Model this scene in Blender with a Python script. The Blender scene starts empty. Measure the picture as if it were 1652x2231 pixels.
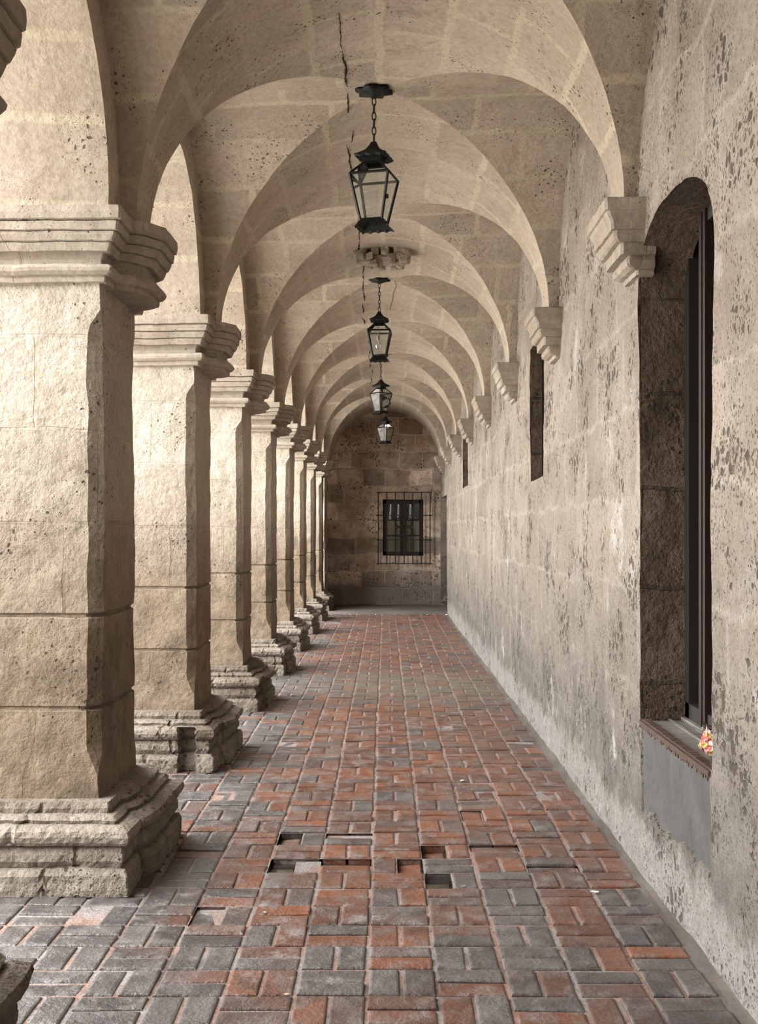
import bpy, math, random
from math import sin, cos, pi, sqrt
from mathutils import Vector, noise, Matrix

scene = bpy.context.scene
COL = scene.collection

# ------------------------------------------------------------------ camera, sky, light, exposure
EYE = 1.6
cam_data = bpy.data.cameras.new('camera')
cam = bpy.data.objects.new('camera', cam_data)
COL.objects.link(cam)
cam.location = (0, 0, EYE)
cam.rotation_euler = (pi / 2, 0, 0)
cam_data.sensor_width = 36.0
cam_data.lens = 2560 / 2231 * 36.0
cam_data.shift_x = -14 / 2231
cam_data.shift_y = 42.5 / 2231
cam_data.clip_start = 0.05
scene.camera = cam

world = bpy.data.worlds.new('overcast_sky')
scene.world = world
world.use_nodes = True
wn, wl = world.node_tree.nodes, world.node_tree.links
# cloud cover, brighter over the near left side of the courtyard
tc = wn.new('ShaderNodeTexCoord'); dt = wn.new('ShaderNodeVectorMath'); dt.operation = 'DOT_PRODUCT'
dt.inputs[1].default_value = Vector((-.86, -.30, .42)).normalized()
wl.new(tc.outputs['Generated'], dt.inputs[0])
mr = wn.new('ShaderNodeMapRange'); mr.inputs['From Min'].default_value = -.1; mr.inputs['From Max'].default_value = 1; mr.interpolation_type = 'SMOOTHSTEP'
wl.new(dt.outputs['Value'], mr.inputs['Value'])
mx = wn.new('ShaderNodeMix'); mx.data_type = 'RGBA'; wl.new(mr.outputs[0], mx.inputs['Factor'])
mx.inputs['A'].default_value = (.72, .78, .86, 1); mx.inputs['B'].default_value = (2.5, 2.5, 2.48, 1)
wl.new(mx.outputs['Result'], wn['Background'].inputs['Color'])
wn['Background'].inputs['Strength'].default_value = 1.0

# sun over the roof from the right: it never enters the arcade, only lights the courtyard paving
sun_d = bpy.data.lights.new('sun', 'SUN'); sun_d.energy = 4.2; sun_d.color = (1.0, .93, .83); sun_d.angle = math.radians(3)
sun = bpy.data.objects.new('sun', sun_d); COL.objects.link(sun); sun.rotation_euler = (math.radians(-12), math.radians(32), 0)

scene.view_settings.view_transform = 'Standard'
scene.view_settings.look = 'None'
scene.view_settings.gamma = 1
scene.view_settings.use_curve_mapping = False
scene.view_settings.exposure = 2.75

# ------------------------------------------------------------------ dimensions of the place (metres)
D = 2.63                    # bay spacing
T = 0.77                    # pier depth along the corridor
PX0, PX1 = -2.13, -1.288    # pier across the corridor
LUN_L, WALL_R = -1.25, 1.2  # inner face of the left wall over the arches, right wall
AX0, AX1 = -1.175, 1.134    # feet of the corridor vault
SPL, SPR = 3.04, 3.13       # springing heights left and right
RISE = 1.15
RB = 1.165                  # half length of a bay's cross vault
YEND = 25.6
YBACK = -2.6
def pier_c(k): return 3.055 + D * k
def bay_c(j): return pier_c(j) - D / 2
XC, RX = (AX0 + AX1) / 2, (AX1 - AX0) / 2
def spring(x): return SPL + (SPR - SPL) * (x - AX0) / (AX1 - AX0)
def ceil_z(x, y):
    a = max(0, 1 - ((x - XC) / RX) ** 2)
    h = sqrt(a)
    for j in range(-1, 9):
        v = (y - bay_c(j)) / RB
        if abs(v) < 1: h = max(h, sqrt(1 - v * v))
    return spring(x) + RISE * h

def wob(p, a=1.0):
    """slow unevenness of hand-cut stone, a function of place only so neighbouring meshes stay joined"""
    q = Vector(p)
    return q + a * (0.010 * noise.noise_vector(q * 1.1) + 0.0045 * noise.noise_vector(q * 5.0)
                    + 0.002 * noise.noise_vector(q * 17.0))

# ------------------------------------------------------------------ mesh helpers
class MB:
    def __init__(s): s.v = []; s.f = []; s.uv = []
    def add(s, p): s.v.append(tuple(p)); return len(s.v) - 1
    def face(s, idx, uv=None):
        s.f.append(tuple(idx)); s.uv.append(uv)
    def grid(s, fn, nu, nv, flip=False, closed=False):
        ids = []
        cu = nu if closed else nu + 1
        U = []
        for j in range(nv + 1):
            for i in range(nu + 1):
                p, uv = fn(i / nu, j / nv); U.append(uv)
                if not (closed and i == nu): s.v.append(tuple(p))
        base = len(s.v) - cu * (nv + 1)
        for j in range(nv):
            for i in range(nu):
                i2 = (i + 1) % cu if closed else i + 1
                a, b = base + j * cu + i, base + j * cu + i2
                c, d = base + (j + 1) * cu + i2, base + (j + 1) * cu + i
                w = nu + 1
                t = (U[j * w + i], U[j * w + i + 1], U[(j + 1) * w + i + 1], U[(j + 1) * w + i])
                if flip: s.face((d, c, b, a), (t[3], t[2], t[1], t[0]))
                else: s.face((a, b, c, d), t)
    def box(s, x0, x1, y0, y1, z0, z1, m=None):
        P = [Vector(p) for p in ((x0,y0,z0),(x1,y0,z0),(x1,y1,z0),(x0,y1,z0),(x0,y0,z1),(x1,y0,z1),(x1,y1,z1),(x0,y1,z1))]
        if m: P = [m @ p for p in P]
        b = len(s.v); s.v += [tuple(p) for p in P]
        for f in ((3,2,1,0),(4,5,6,7),(0,1,5,4),(1,2,6,5),(2,3,7,6),(3,0,4,7)):
            q = [b + i for i in f]
            n = f
            uv = []
            for i in f:
                p = P[i]
                if f in ((3,2,1,0),(4,5,6,7)): uv.append((p.x, p.y))
                elif f in ((0,1,5,4),(2,3,7,6)): uv.append((p.x, p.z))
                else: uv.append((p.y, p.z))
            s.face(q, uv)
    def tube(s, pts, r, n=8, closed=False, caps=True):
        pts = [Vector(p) for p in pts]; N = len(pts); rings = []
        up = Vector((0, 0, 1)); prev = None
        for i, p in enumerate(pts):
            if closed: t = pts[(i + 1) % N] - pts[i - 1]
            else: t = pts[min(i + 1, N - 1)] - pts[max(i - 1, 0)]
            t.normalize()
            ref = prev if prev is not None else (up if abs(t.z) < .9 else Vector((1, 0, 0)))
            a = ref - t * ref.dot(t)
            if a.length < 1e-6: a = t.orthogonal()
            a.normalize(); b = t.cross(a); prev = a
            rr = r[i] if isinstance(r, (list, tuple)) else r
            rings.append([s.add(p + rr * (cos(2*pi*k/n) * a + sin(2*pi*k/n) * b)) for k in range(n)])
        M = N if closed else N - 1
        for i in range(M):
            A, B = rings[i], rings[(i + 1) % N]
            for k in range(n): s.face((A[k], A[(k+1) % n], B[(k+1) % n], B[k]))
        if caps and not closed:
            s.face(rings[0][::-1]); s.face(rings[-1])
    def lathe(s, prof, c, n=16):
        rings = []
        for r, z in prof:
            rings.append([s.add((c[0] + r * cos(2*pi*k/n), c[1] + r * sin(2*pi*k/n), c[2] + z)) for k in range(n)])
        for A, B in zip(rings, rings[1:]):
            for k in range(n): s.face((A[k], A[(k+1) % n], B[(k+1) % n], B[k]))
    def build(s, name, mat, parent=None, smooth=False):
        me = bpy.data.meshes.new(name)
        me.from_pydata(s.v, [], s.f)
        uvl = me.uv_layers.new(name='UVMap')
        i = 0
        data = [0.0] * (2 * len(me.loops))
        for f, uv in zip(s.f, s.uv):
            for k in range(len(f)):
                if uv: data[2*i], data[2*i+1] = uv[k]
                i += 1
        uvl.data.foreach_set('uv', data)
        if smooth: me.polygons.foreach_set('use_smooth', [True] * len(me.polygons))
        me.materials.append(mat)
        o = bpy.data.objects.new(name, me)
        COL.objects.link(o)
        if parent: o.parent = parent
        me.update()
        return o

def local(o, loc):
    """move a mesh's vertices so that the object's origin sits at loc"""
    o.data.transform(Matrix.Translation(-Vector(loc)))
    return o
def structure(o): o['kind'] = 'structure'; return o
def thing(name, label, cat, loc, group=None):
    o = bpy.data.objects.new(name, None); COL.objects.link(o); o.location = loc
    o.empty_display_size = .1
    o['label'] = label; o['category'] = cat
    if group: o['group'] = group
    return o
def tag(o, label, cat, group=None):
    o['label'] = label; o['category'] = cat
    if group: o['group'] = group
    return o

# ------------------------------------------------------------------ materials
class NT:
    def __init__(s, name):
        s.m = bpy.data.materials.new(name); s.m.use_nodes = True
        s.n = s.m.node_tree.nodes; s.l = s.m.node_tree.links
        s.bsdf = s.n['Principled BSDF']
    def node(s, t, **kw):
        n = s.n.new(t)
        for k, v in kw.items(): setattr(n, k, v)
        return n
    def set(s, sock, v):
        if isinstance(v, bpy.types.NodeSocket): s.l.new(v, sock)
        elif v is not None:
            if hasattr(sock.default_value, '__len__') and hasattr(v, '__len__') and len(sock.default_value) == 4 and len(v) == 3: v = (*v, 1)
            sock.default_value = v
    def math(s, op, a, b=None, clamp=False):
        n = s.node('ShaderNodeMath', operation=op); n.use_clamp = clamp
        s.set(n.inputs[0], a)
        if b is not None: s.set(n.inputs[1], b)
        return n.outputs[0]
    def vmath(s, op, a, b):
        n = s.node('ShaderNodeVectorMath', operation=op)
        s.set(n.inputs[0], a)
        if op == 'SCALE': s.set(n.inputs['Scale'], b)
        else: s.set(n.inputs[1], b)
        return n.outputs[0]
    def noise(s, vec, scale, detail=4, rough=.55, out=0):
        n = s.node('ShaderNodeTexNoise'); s.set(n.inputs['Vector'], vec)
        n.inputs['Scale'].default_value = scale; n.inputs['Detail'].default_value = detail; n.inputs['Roughness'].default_value = rough
        return n.outputs[out]
    def voro(s, vec, scale, feature='F1', rnd=1.0):
        n = s.node('ShaderNodeTexVoronoi', feature=feature); s.set(n.inputs['Vector'], vec)
        n.inputs['Scale'].default_value = scale; n.inputs['Randomness'].default_value = rnd
        return n.outputs['Distance']
    def ramp(s, x, a, b, lo=0.0, hi=1.0, smooth=True):
        n = s.node('ShaderNodeMapRange'); n.interpolation_type = 'SMOOTHSTEP' if smooth else 'LINEAR'
        s.set(n.inputs['Value'], x); n.inputs['From Min'].default_value = a; n.inputs['From Max'].default_value = b
        n.inputs['To Min'].default_value = lo; n.inputs['To Max'].default_value = hi
        return n.outputs[0]
    def mix(s, f, a, b, mode='MIX'):
        n = s.node('ShaderNodeMix', data_type='RGBA', blend_type=mode)
        s.set(n.inputs['Factor'], f); s.set(n.inputs['A'], a); s.set(n.inputs['B'], b)
        return n.outputs['Result']
    def bump(s, h, dist, strength=1.0, normal=None):
        n = s.node('ShaderNodeBump'); s.set(n.inputs['Height'], h); n.inputs['Distance'].default_value = dist
        n.inputs['Strength'].default_value = strength
        if normal: s.set(n.inputs['Normal'], normal)
        return n.outputs[0]

def stone(name, light, dark, brick=(.55, .38), mortar=.012, mortar_soft=.3, mcol=(.5, .44, .34), mfac=.6, vary=.12,
          pits=1.0, low=None, low_h=(.2, 1.8), rough_bump=1.0, mdeep=0.6, offset=(0, 0), speck=1.0, stain=None, pitscale=22,
          low_mortar=None, contrast=1.0, warp_amt=.045, foot=None, tone=.8):
    t = NT(name)
    geo = t.node('ShaderNodeNewGeometry'); P = geo.outputs['Position']
    sep = t.node('ShaderNodeSeparateXYZ'); t.set(sep.inputs[0], P); Z = sep.outputs['Z']
    n1 = t.noise(P, .9, 5, .6); n2 = t.noise(P, 5.0, 6, .62); n3 = t.noise(P, 38, 4, .6)
    c = t.mix(t.ramp(n1, .35, .68), light, dark)
    c = t.mix(t.math('MULTIPLY', t.ramp(n2, .42, .68), .55 * contrast), c, dark)
    # brick courses from metre UVs, warped a little
    uvn = t.node('ShaderNodeUVMap'); uv = uvn.outputs[0]
    warp = t.node('ShaderNodeTexNoise'); t.set(warp.inputs['Vector'], P); warp.inputs['Scale'].default_value = 3.0; warp.inputs['Detail'].default_value = 5
    w = t.vmath('SCALE', t.vmath('SUBTRACT', warp.outputs['Color'], (.5, .5, .5)), warp_amt)
    uvw = t.vmath('ADD', t.vmath('ADD', uv, w), (offset[0], offset[1], 0))
    br = t.node('ShaderNodeTexBrick'); br.offset = .43; br.squash = 1.25; br.squash_frequency = 3
    t.set(br.inputs['Vector'], uvw)
    br.inputs['Scale'].default_value = 1.0; br.inputs['Brick Width'].default_value = brick[0]; br.inputs['Row Height'].default_value = brick[1]
    br.inputs['Mortar Size'].default_value = mortar; br.inputs['Mortar Smooth'].default_value = mortar_soft
    br.inputs['Color1'].default_value = (1 - vary, 1 - vary, 1 - vary, 1); br.inputs['Color2'].default_value = (1 + vary * .4,) * 3 + (1,)
    br.inputs['Mortar'].default_value = (1, 1, 1, 1)
    c = t.mix(1.0, c, br.outputs['Color'], 'MULTIPLY')
    M = br.outputs['Fac']
    mort = t.math('MULTIPLY', M, t.ramp(t.noise(P, 2.2, 3), .36, .55, .15, 1.0))
    mc = mcol
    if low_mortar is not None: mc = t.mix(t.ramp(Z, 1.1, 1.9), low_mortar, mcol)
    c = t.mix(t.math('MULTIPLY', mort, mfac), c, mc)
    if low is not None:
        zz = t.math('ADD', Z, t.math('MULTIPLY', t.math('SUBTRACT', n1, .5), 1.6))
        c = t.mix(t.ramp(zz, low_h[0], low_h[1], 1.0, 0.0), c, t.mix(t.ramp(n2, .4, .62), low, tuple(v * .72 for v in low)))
    if stain is not None:
        sn = t.noise(P, 1.7, 8, .7)
        c = t.mix(t.ramp(sn, .56, .70, 0, stain[1]), c, stain[0])
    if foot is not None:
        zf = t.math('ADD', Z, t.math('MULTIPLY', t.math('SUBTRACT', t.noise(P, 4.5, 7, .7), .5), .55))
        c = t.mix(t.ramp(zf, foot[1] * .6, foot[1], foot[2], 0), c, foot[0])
    # dark weathering blotches and fine grain
    c = t.mix(t.ramp(t.noise(P, 11, 8, .72), .54, .70, 0, .42 * contrast), c, t.mix(1.0, c, (.48, .43, .37), 'MULTIPLY'))
    # speckle and pits
    c = t.mix(t.math('MULTIPLY', t.ramp(n3, .30, .75), .34 * speck), c, t.mix(1.0, c, (.62, .57, .5), 'MULTIPLY'))
    wp = t.vmath('ADD', P, t.vmath('SCALE', t.vmath('SUBTRACT', t.noise(P, 14, 3, .6, 1), (.5, .5, .5)), .05))
    cl = t.ramp(t.noise(P, 2.6, 4, .6), .40, .66)
    v1 = t.voro(wp, pitscale); v2 = t.voro(wp, pitscale * 3.1)
    thr = t.math('MULTIPLY', cl, .23 * pits)
    p1 = t.math('MULTIPLY', t.math('SUBTRACT', thr, v1), 14, True)
    p2 = t.math('MULTIPLY', t.math('SUBTRACT', t.math('ADD', t.math('MULTIPLY', cl, .13 * pits), .10 * pits), v2), 9, True)
    pit = t.math('MAXIMUM', p1, t.math('MULTIPLY', p2, .75))
    c = t.mix(t.math('MULTIPLY', pit, .85), c, (.07, .055, .04))  # shade inside the pits is painted into the colour
    c = t.mix(1.0, c, (tone,) * 3, 'MULTIPLY')
    t.set(t.bsdf.inputs['Base Color'], c)
    t.bsdf.inputs['Roughness'].default_value = .93
    t.bsdf.inputs['Specular IOR Level'].default_value = .2
    h = t.math('ADD', t.math('MULTIPLY', n2, .9), t.math('MULTIPLY', n3, .22 * rough_bump))
    h = t.math('ADD', h, t.math('MULTIPLY', t.noise(P, 120, 3, .6), .07 * rough_bump))
    h = t.math('SUBTRACT', h, t.math('MULTIPLY', pit, .35))
    h = t.math('SUBTRACT', h, t.math('MULTIPLY', mort, mdeep))
    t.set(t.bsdf.inputs['Normal'], t.bump(h, .022 * rough_bump, .9))
    return t.m

M_vault = stone('pale_tuff_vault', (.53, .455, .375), (.43, .36, .285), brick=(.62, .36), mortar=.030, mortar_soft=.55, mcol=(.55, .485, .37),
                mfac=.9, pits=1.05, rough_bump=.9, mdeep=.08, vary=.13, contrast=1.1, pitscale=30, speck=1.5, warp_amt=.07, tone=.93)
M_pier = stone('pale_tuff_pier', (.60, .535, .455), (.46, .39, .31), brick=(.5, .42), mortar=.008, mortar_soft=.2, mcol=(.52, .455, .36), mfac=.9,
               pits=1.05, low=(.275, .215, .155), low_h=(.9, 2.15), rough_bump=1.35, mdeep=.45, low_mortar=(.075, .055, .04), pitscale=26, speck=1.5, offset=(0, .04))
M_mould = stone('carved_tuff', (.55, .485, .405), (.37, .305, .24), brick=(.7, 5), mortar=.006, mcol=(.4, .33, .24), pits=.8, rough_bump=.8, mdeep=.3, speck=1.3)
M_base = stone('weathered_tuff_base', (.36, .315, .265), (.185, .15, .115), brick=(9, 9), mortar=.0, pits=1.35, rough_bump=1.7, speck=1.6)
M_wall = stone('rough_plastered_tuff_wall', (.46, .405, .345), (.34, .285, .23), brick=(.74, .44), mortar=.03, mortar_soft=.9,
               mcol=(.53, .49, .43), mfac=.42, pits=1.9, low=(.195, .178, .158), low_h=(.1, 2.0), rough_bump=1.8, mdeep=.12, pitscale=17,
               stain=((.60, .575, .545), .8), speck=1.6, warp_amt=.19, contrast=1.1, foot=((.44, .42, .395), .30, .45), vary=.16)
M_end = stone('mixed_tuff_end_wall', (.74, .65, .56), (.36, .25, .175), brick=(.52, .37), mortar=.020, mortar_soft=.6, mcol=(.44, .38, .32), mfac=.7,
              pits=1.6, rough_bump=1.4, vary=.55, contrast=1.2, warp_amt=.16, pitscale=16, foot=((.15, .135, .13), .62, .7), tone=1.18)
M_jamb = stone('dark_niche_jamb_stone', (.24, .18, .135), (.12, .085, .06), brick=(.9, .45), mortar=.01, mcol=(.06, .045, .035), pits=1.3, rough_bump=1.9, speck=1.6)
M_cement = stone('grey_cement_apron', (.13, .128, .125), (.085, .083, .08), brick=(9, 9), mortar=.0, pits=.5, rough_bump=.8, stain=((.27, .265, .26), .6))
M_sill = stone('grey_sill_stone', (.30, .28, .255), (.20, .185, .165), brick=(9, .12), mortar=.004, mcol=(.05, .05, .05), pits=.3, rough_bump=.5)

def plain(name, col, rough=.6, metal=0.0, nscale=20, var=.3, bumpd=.002, spec=.5):
    t = NT(name)
    P = t.node('ShaderNodeNewGeometry').outputs['Position']
    n = t.noise(P, nscale, 4)
    c = t.mix(t.math('MULTIPLY', n, var), col, tuple(v * .35 for v in col))
    t.set(t.bsdf.inputs['Base Color'], c)
    t.bsdf.inputs['Roughness'].default_value = rough; t.bsdf.inputs['Metallic'].default_value = metal
    t.bsdf.inputs['Specular IOR Level'].default_value = spec
    t.set(t.bsdf.inputs['Normal'], t.bump(n, bumpd))
    return t.m
M_iron = plain('black_painted_iron', (.010, .012, .011), .6, .0, 40, spec=.25)
M_rustiron = plain('dark_wrought_iron', (.02, .016, .013), .6)
M_wood = plain('dark_brown_window_wood', (.024, .011, .008), .5, nscale=15)
M_greywood = plain('worn_dark_wood', (.014, .012, .009), .65, nscale=9)
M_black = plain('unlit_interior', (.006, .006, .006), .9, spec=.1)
M_curtain = plain('cream_window_blind', (.26, .22, .14), .9, nscale=6)
M_drape = plain('white_curtain_cloth', (.42, .44, .47), .9, nscale=6)
M_rust = plain('rusty_brown_spikes', (.14, .085, .065), .8, nscale=50, var=.7)
M_crack = plain('open_crack', (.035, .028, .02), 1, spec=.05)
M_brass = plain('aged_lamp_holder', (.35, .29, .2), .5)
M_paper = plain('white_paper_scrap', (.75, .74, .70), .8)
M_leaf = plain('dry_leaf', (.5, .36, .2), .8)
M_ground = plain('courtyard_paving', (.54, .52, .48), .85, nscale=3)

def glass(name, rough=.02, tint=(.93, .96, .95), cloudy=.02):
    t = NT(name)
    b = t.bsdf
    out = [n for n in t.n if n.type == 'OUTPUT_MATERIAL'][0]
    tr = t.node('ShaderNodeBsdfTransparent'); tr.inputs[0].default_value = (*tint, 1)
    gl = t.node('ShaderNodeBsdfGlossy'); gl.inputs['Roughness'].default_value = rough
    df = t.node('ShaderNodeBsdfDiffuse'); df.inputs[0].default_value = (.7, .7, .68, 1)
    fr = t.node('ShaderNodeFresnel'); fr.inputs['IOR'].default_value = 1.45
    m1 = t.node('ShaderNodeMixShader'); t.l.new(fr.outputs[0], m1.inputs[0]); t.l.new(tr.outputs[0], m1.inputs[1]); t.l.new(gl.outputs[0], m1.inputs[2])
    m2 = t.node('ShaderNodeMixShader')
    P = t.node('ShaderNodeNewGeometry').outputs['Position']
    t.l.new(t.ramp(t.noise(P, 12, 5), .4, .7, cloudy * .4, cloudy * 1.6), m2.inputs[0])
    t.l.new(m1.outputs[0], m2.inputs[1]); t.l.new(df.outputs[0], m2.inputs[2])
    t.l.new(m2.outputs[0], out.inputs[0])
    return t.m
M_glass = glass('dusty_lantern_glass')
M_pane = glass('window_pane_glass', .05, (.9, .92, .9), .03)
def bulbglass():
    m = glass('clear_bulb_glass', .02, (.97, .97, .95), .25); return m
M_bulb = bulbglass()
def water():
    t = NT('puddle_water'); t.bsdf.inputs['Base Color'].default_value = (.03, .028, .022, 1)
    t.bsdf.inputs['Roughness'].default_value = .04; t.bsdf.inputs['IOR'].default_value = 1.33
    return t.m
M_water = water()

def brickfloor():
    t = NT('worn_clay_brick')
    geo = t.node('ShaderNodeNewGeometry'); P = geo.outputs['Position']
    isl = geo.outputs['Random Per Island']
    sep = t.node('ShaderNodeSeparateXYZ'); t.set(sep.inputs[0], P)
    r2 = t.math('FRACT', t.math('MULTIPLY', isl, 17.31)); r3 = t.math('FRACT', t.math('MULTIPLY', isl, 71.7))
    red = t.mix(r2, (.29, .108, .054), (.13, .058, .038))
    grey = t.mix(r3, (.145, .135, .135), (.075, .07, .07))
    big = t.noise(P, .55, 4, .6)
    # greyer towards the courtyard side and by the camera, redder along the walked middle
    g = t.math('ADD', t.math('MULTIPLY', isl, .55), t.math('MULTIPLY', big, .9))
    g = t.math('ADD', g, t.ramp(sep.outputs['X'], -1.35, -.2, .42, 0))
    g = t.math('ADD', g, t.ramp(sep.outputs['Y'], 3.8, 6.6, .27, 0))
    c = t.mix(t.ramp(g, .72, 1.08), red, grey)
    n2 = t.noise(P, 9, 6, .65); n3 = t.noise(P, 60, 4, .6)
    c = t.mix(t.ramp(n2, .44, .64, 0, .6), c, (.22, .20, .19))
    c = t.mix(t.ramp(t.noise(P, 3.3, 7, .75), .50, .66, 0, .7), c, (.065, .048, .042))
    # lime bloom in streaks
    ln = t.noise(P, 6.5, 7, .75)
    bloom = t.math('MULTIPLY', t.ramp(ln, .52, .64), t.ramp(t.noise(P, .8, 2), .4, .6, .12, .65))
    c = t.mix(bloom, c, (.36, .35, .35))
    # greenish patch of damp bricks farther in
    gx = t.node('ShaderNodeVectorMath', operation='DISTANCE'); t.set(gx.inputs[0], P); gx.inputs[1].default_value = (.35, 12.2, 0)
    c = t.mix(t.math('MULTIPLY', t.ramp(t.math('ADD', gx.outputs['Value'], t.math('MULTIPLY', n2, 1.5)), 1.0, 2.6, 1, 0), t.ramp(r3, .3, .5, .25, .75)), c, (.20, .205, .165))
    c = t.mix(t.ramp(n3, .35, .8, 0, .35), c, t.mix(1.0, c, (.5, .45, .42), 'MULTIPLY'))
    pit = t.math('MULTIPLY', t.math('SUBTRACT', .11, t.voro(P, 45)), 12, True)
    c = t.mix(t.math('MULTIPLY', pit, .6), c, (.05, .04, .035))
    c = t.mix(1.0, c, (.70, .68, .66), 'MULTIPLY')
    t.set(t.bsdf.inputs['Base Color'], c)
    wet = t.ramp(t.noise(P, 1.1, 3), .35, .7)
    t.set(t.bsdf.inputs['Roughness'], t.math('ADD', t.ramp(n2, .3, .7, .26, .5), t.math('MULTIPLY', wet, .12)))
    t.bsdf.inputs['Specular IOR Level'].default_value = .5
    h = t.math('ADD', t.math('MULTIPLY', n2, 1.5), t.math('MULTIPLY', n3, .45))
    h = t.math('SUBTRACT', h, t.math('MULTIPLY', pit, .4))
    t.set(t.bsdf.inputs['Normal'], t.bump(h, .012, .9))
    return t.m
M_brick = brickfloor()
def mortar_mat():
    t = NT('reddish_sand_joint')
    P = t.node('ShaderNodeNewGeometry').outputs['Position']
    n = t.noise(P, 3.5, 5, .6); n3 = t.noise(P, 70, 4)
    c = t.mix(t.ramp(n, .42, .6), (.27, .165, .125), (.26, .24, .23))
    c = t.mix(t.ramp(t.noise(P, 1.9, 6, .7), .50, .62, 0, .9), c, (.06, .045, .038))
    c = t.mix(t.ramp(n3, .35, .7, 0, .5), c, (.12, .08, .065))
    t.set(t.bsdf.inputs['Base Color'], c); t.bsdf.inputs['Roughness'].default_value = .8
    t.set(t.bsdf.inputs['Normal'], t.bump(n3, .008))
    return t.m
M_joint = mortar_mat()
M_slab = stone('grey_cement_floor', (.22, .19, .17), (.13, .11, .095), brick=(3, 3), mortar=.002, mcol=(.05, .04, .04), pits=.3, rough_bump=.5)

# ------------------------------------------------------------------ floor: basket-weave brick paving
rnd = random.Random(5)
W = .246
FX, FY = -.067, 4.051
YB1 = 22.6                                   # bricks end, cement begins
HOLES = {  # worn-out or missing bricks: (x, y, depth)
    (-.495, 5.63): .046, (-.19, 5.70): .046, (-.34, 5.70): .03, (.117, 5.64): .034, (.245, 5.41): .05, (.238, 5.91): .04,
    (-.507, 6.12): .036, (-.20, 6.21): .022, (.50, 6.63): .016, (.84, 5.61): .020, (-.75, 4.93): .018, (.60, 5.95): .014}
fm, jm = MB(), MB()
hole_rects = []
i0, i1 = int(math.floor((-2.75 - FX) / W)), int(math.ceil((1.22 - FX) / W))
j0, j1 = int(math.floor((YBACK - FY) / W)), int(math.ceil((YB1 - FY) / W))
def drift(x, y):    # courses wander a little
    return (x + .012 * noise.noise(Vector((x * .6, y * .35, 3))), y + .02 * noise.noise(Vector((x * .8, y * .4, 9))))
for i in range(i0, i1):
    for j in range(j0, j1):
        x0, y0 = FX + i * W, FY + j * W
        # at row FY (just beyond 4.05) column FX holds two bricks side by side
        side = (i + j) % 2 == 0
        cells = [(x0, x0 + W/2, y0, y0 + W), (x0 + W/2, x0 + W, y0, y0 + W)] if side else [(x0, x0 + W, y0, y0 + W/2), (x0, x0 + W, y0 + W/2, y0 + W)]
        for (a, b, c, d) in cells:
            b = min(b, 1.155 + .02 * noise.noise(Vector((0, c * 2, 0))))
            if b - a < .05: continue
            drop = 0
            for (hx, hy), dp in HOLES.items():
                if a <= hx < b and c <= hy < d: drop = dp
            if drop > .03: hole_rects.append((a, b, c, d, drop))
            g = .0045 + rnd.random() * .004
            near = c < 9
            top = -drop if drop else rnd.uniform(-.0035, .003) - (rnd.random() < .06) * .006
            if drop: rough = .006
            else: rough = .0015
            e = .005 + rnd.random() * .004
            if not drop and rnd.random() < .10: e = .014
            P = []
            for (px, py, sx, sy) in ((a, c, 1, 1), (b, c, -1, 1), (b, d, -1, -1), (a, d, 1, -1)):
                jx, jy = rnd.uniform(-.002, .003), rnd.uniform(-.002, .003)
                gx, gy = drift(px + sx * (g + jx), py + sy * (g + jy))
                P.append((gx, gy, sx, sy, rnd.uniform(-rough, rough)))
            base = len(fm.v)
            for gx, gy, sx, sy, r in P: fm.v.append((gx, gy, -.06))
            for gx, gy, sx, sy, r in P: fm.v.append((gx, gy, top - e * .8 + r))
            for gx, gy, sx, sy, r in P: fm.v.append((gx + sx * e * .45, gy + sy * e * .45, top - e * .25 + r))
            for gx, gy, sx, sy, r in P: fm.v.append((gx + sx * e * 1.3, gy + sy * e * 1.3, top + r))
            for L in range(3):
                for k in range(4):
                    k2 = (k + 1) % 4
                    fm.face((base + 4*L + k, base + 4*L + k2, base + 4*L + 4 + k2, base + 4*L + 4 + k))
            fm.face((base + 12, base + 13, base + 14, base + 15))
            if drop <= .03:
                z = -.0085 if not drop else -.02
                q = [drift(a, c), drift(b, c), drift(b, d), drift(a, d)]
                bb = len(jm.v)
                for qx, qy in q: jm.v.append((qx, qy, z))
                jm.face((bb, bb+1, bb+2, bb+3))
jm.box(-2.8, 2.0, YBACK, YB1 + .05, -.12, -.058)
floor = structure(fm.build('floor', M_brick))
joints = jm.build('brick_joints', M_joint, floor)
# cement floor at the far end
sl = MB()
sl.grid(lambda u, v: (wob((-2.75 + u * 4.4, YB1 + v * 3.1, .004), .25), (u * 4.4, v * 3.1)), 40, 30)
sl.build('cement_slab', M_slab, floor)
# dirty cement margin against the right wall
sl = MB()
sl.grid(lambda u, v: (Vector((1.12 + .10 * u, YBACK + v * (YB1 - YBACK), -.006 + .016 * u * u)) + Vector((0, 0, .006 * noise.noise(Vector((u * 2, v * 160, 0))))), (u, v)), 4, 500)
sl.build('cement_margin', M_slab, floor)
# water standing in three of the holes
for n, (a, b, c, d, dp) in enumerate(hole_rects):
    if (round(a, 1), round(c, 1)) is None: continue
    if dp < .045: continue
    m = MB(); e = .008
    m.grid(lambda u, v: ((a + e + u * (b - a - 2*e), c + e + v * (d - c - 2*e), -.034), (u, v)), 1, 1)
    m.build('puddle', M_water, floor)
# dirt fillet along the foot of the right wall
# ------------------------------------------------------------------ courtyard ground
g = MB(); g.grid(lambda u, v: ((-42 + u * 39.3, -12 + v * 52, -.03), (u * 39, v * 52)), 4, 4)
structure(g.build('ground', M_ground))

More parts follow.
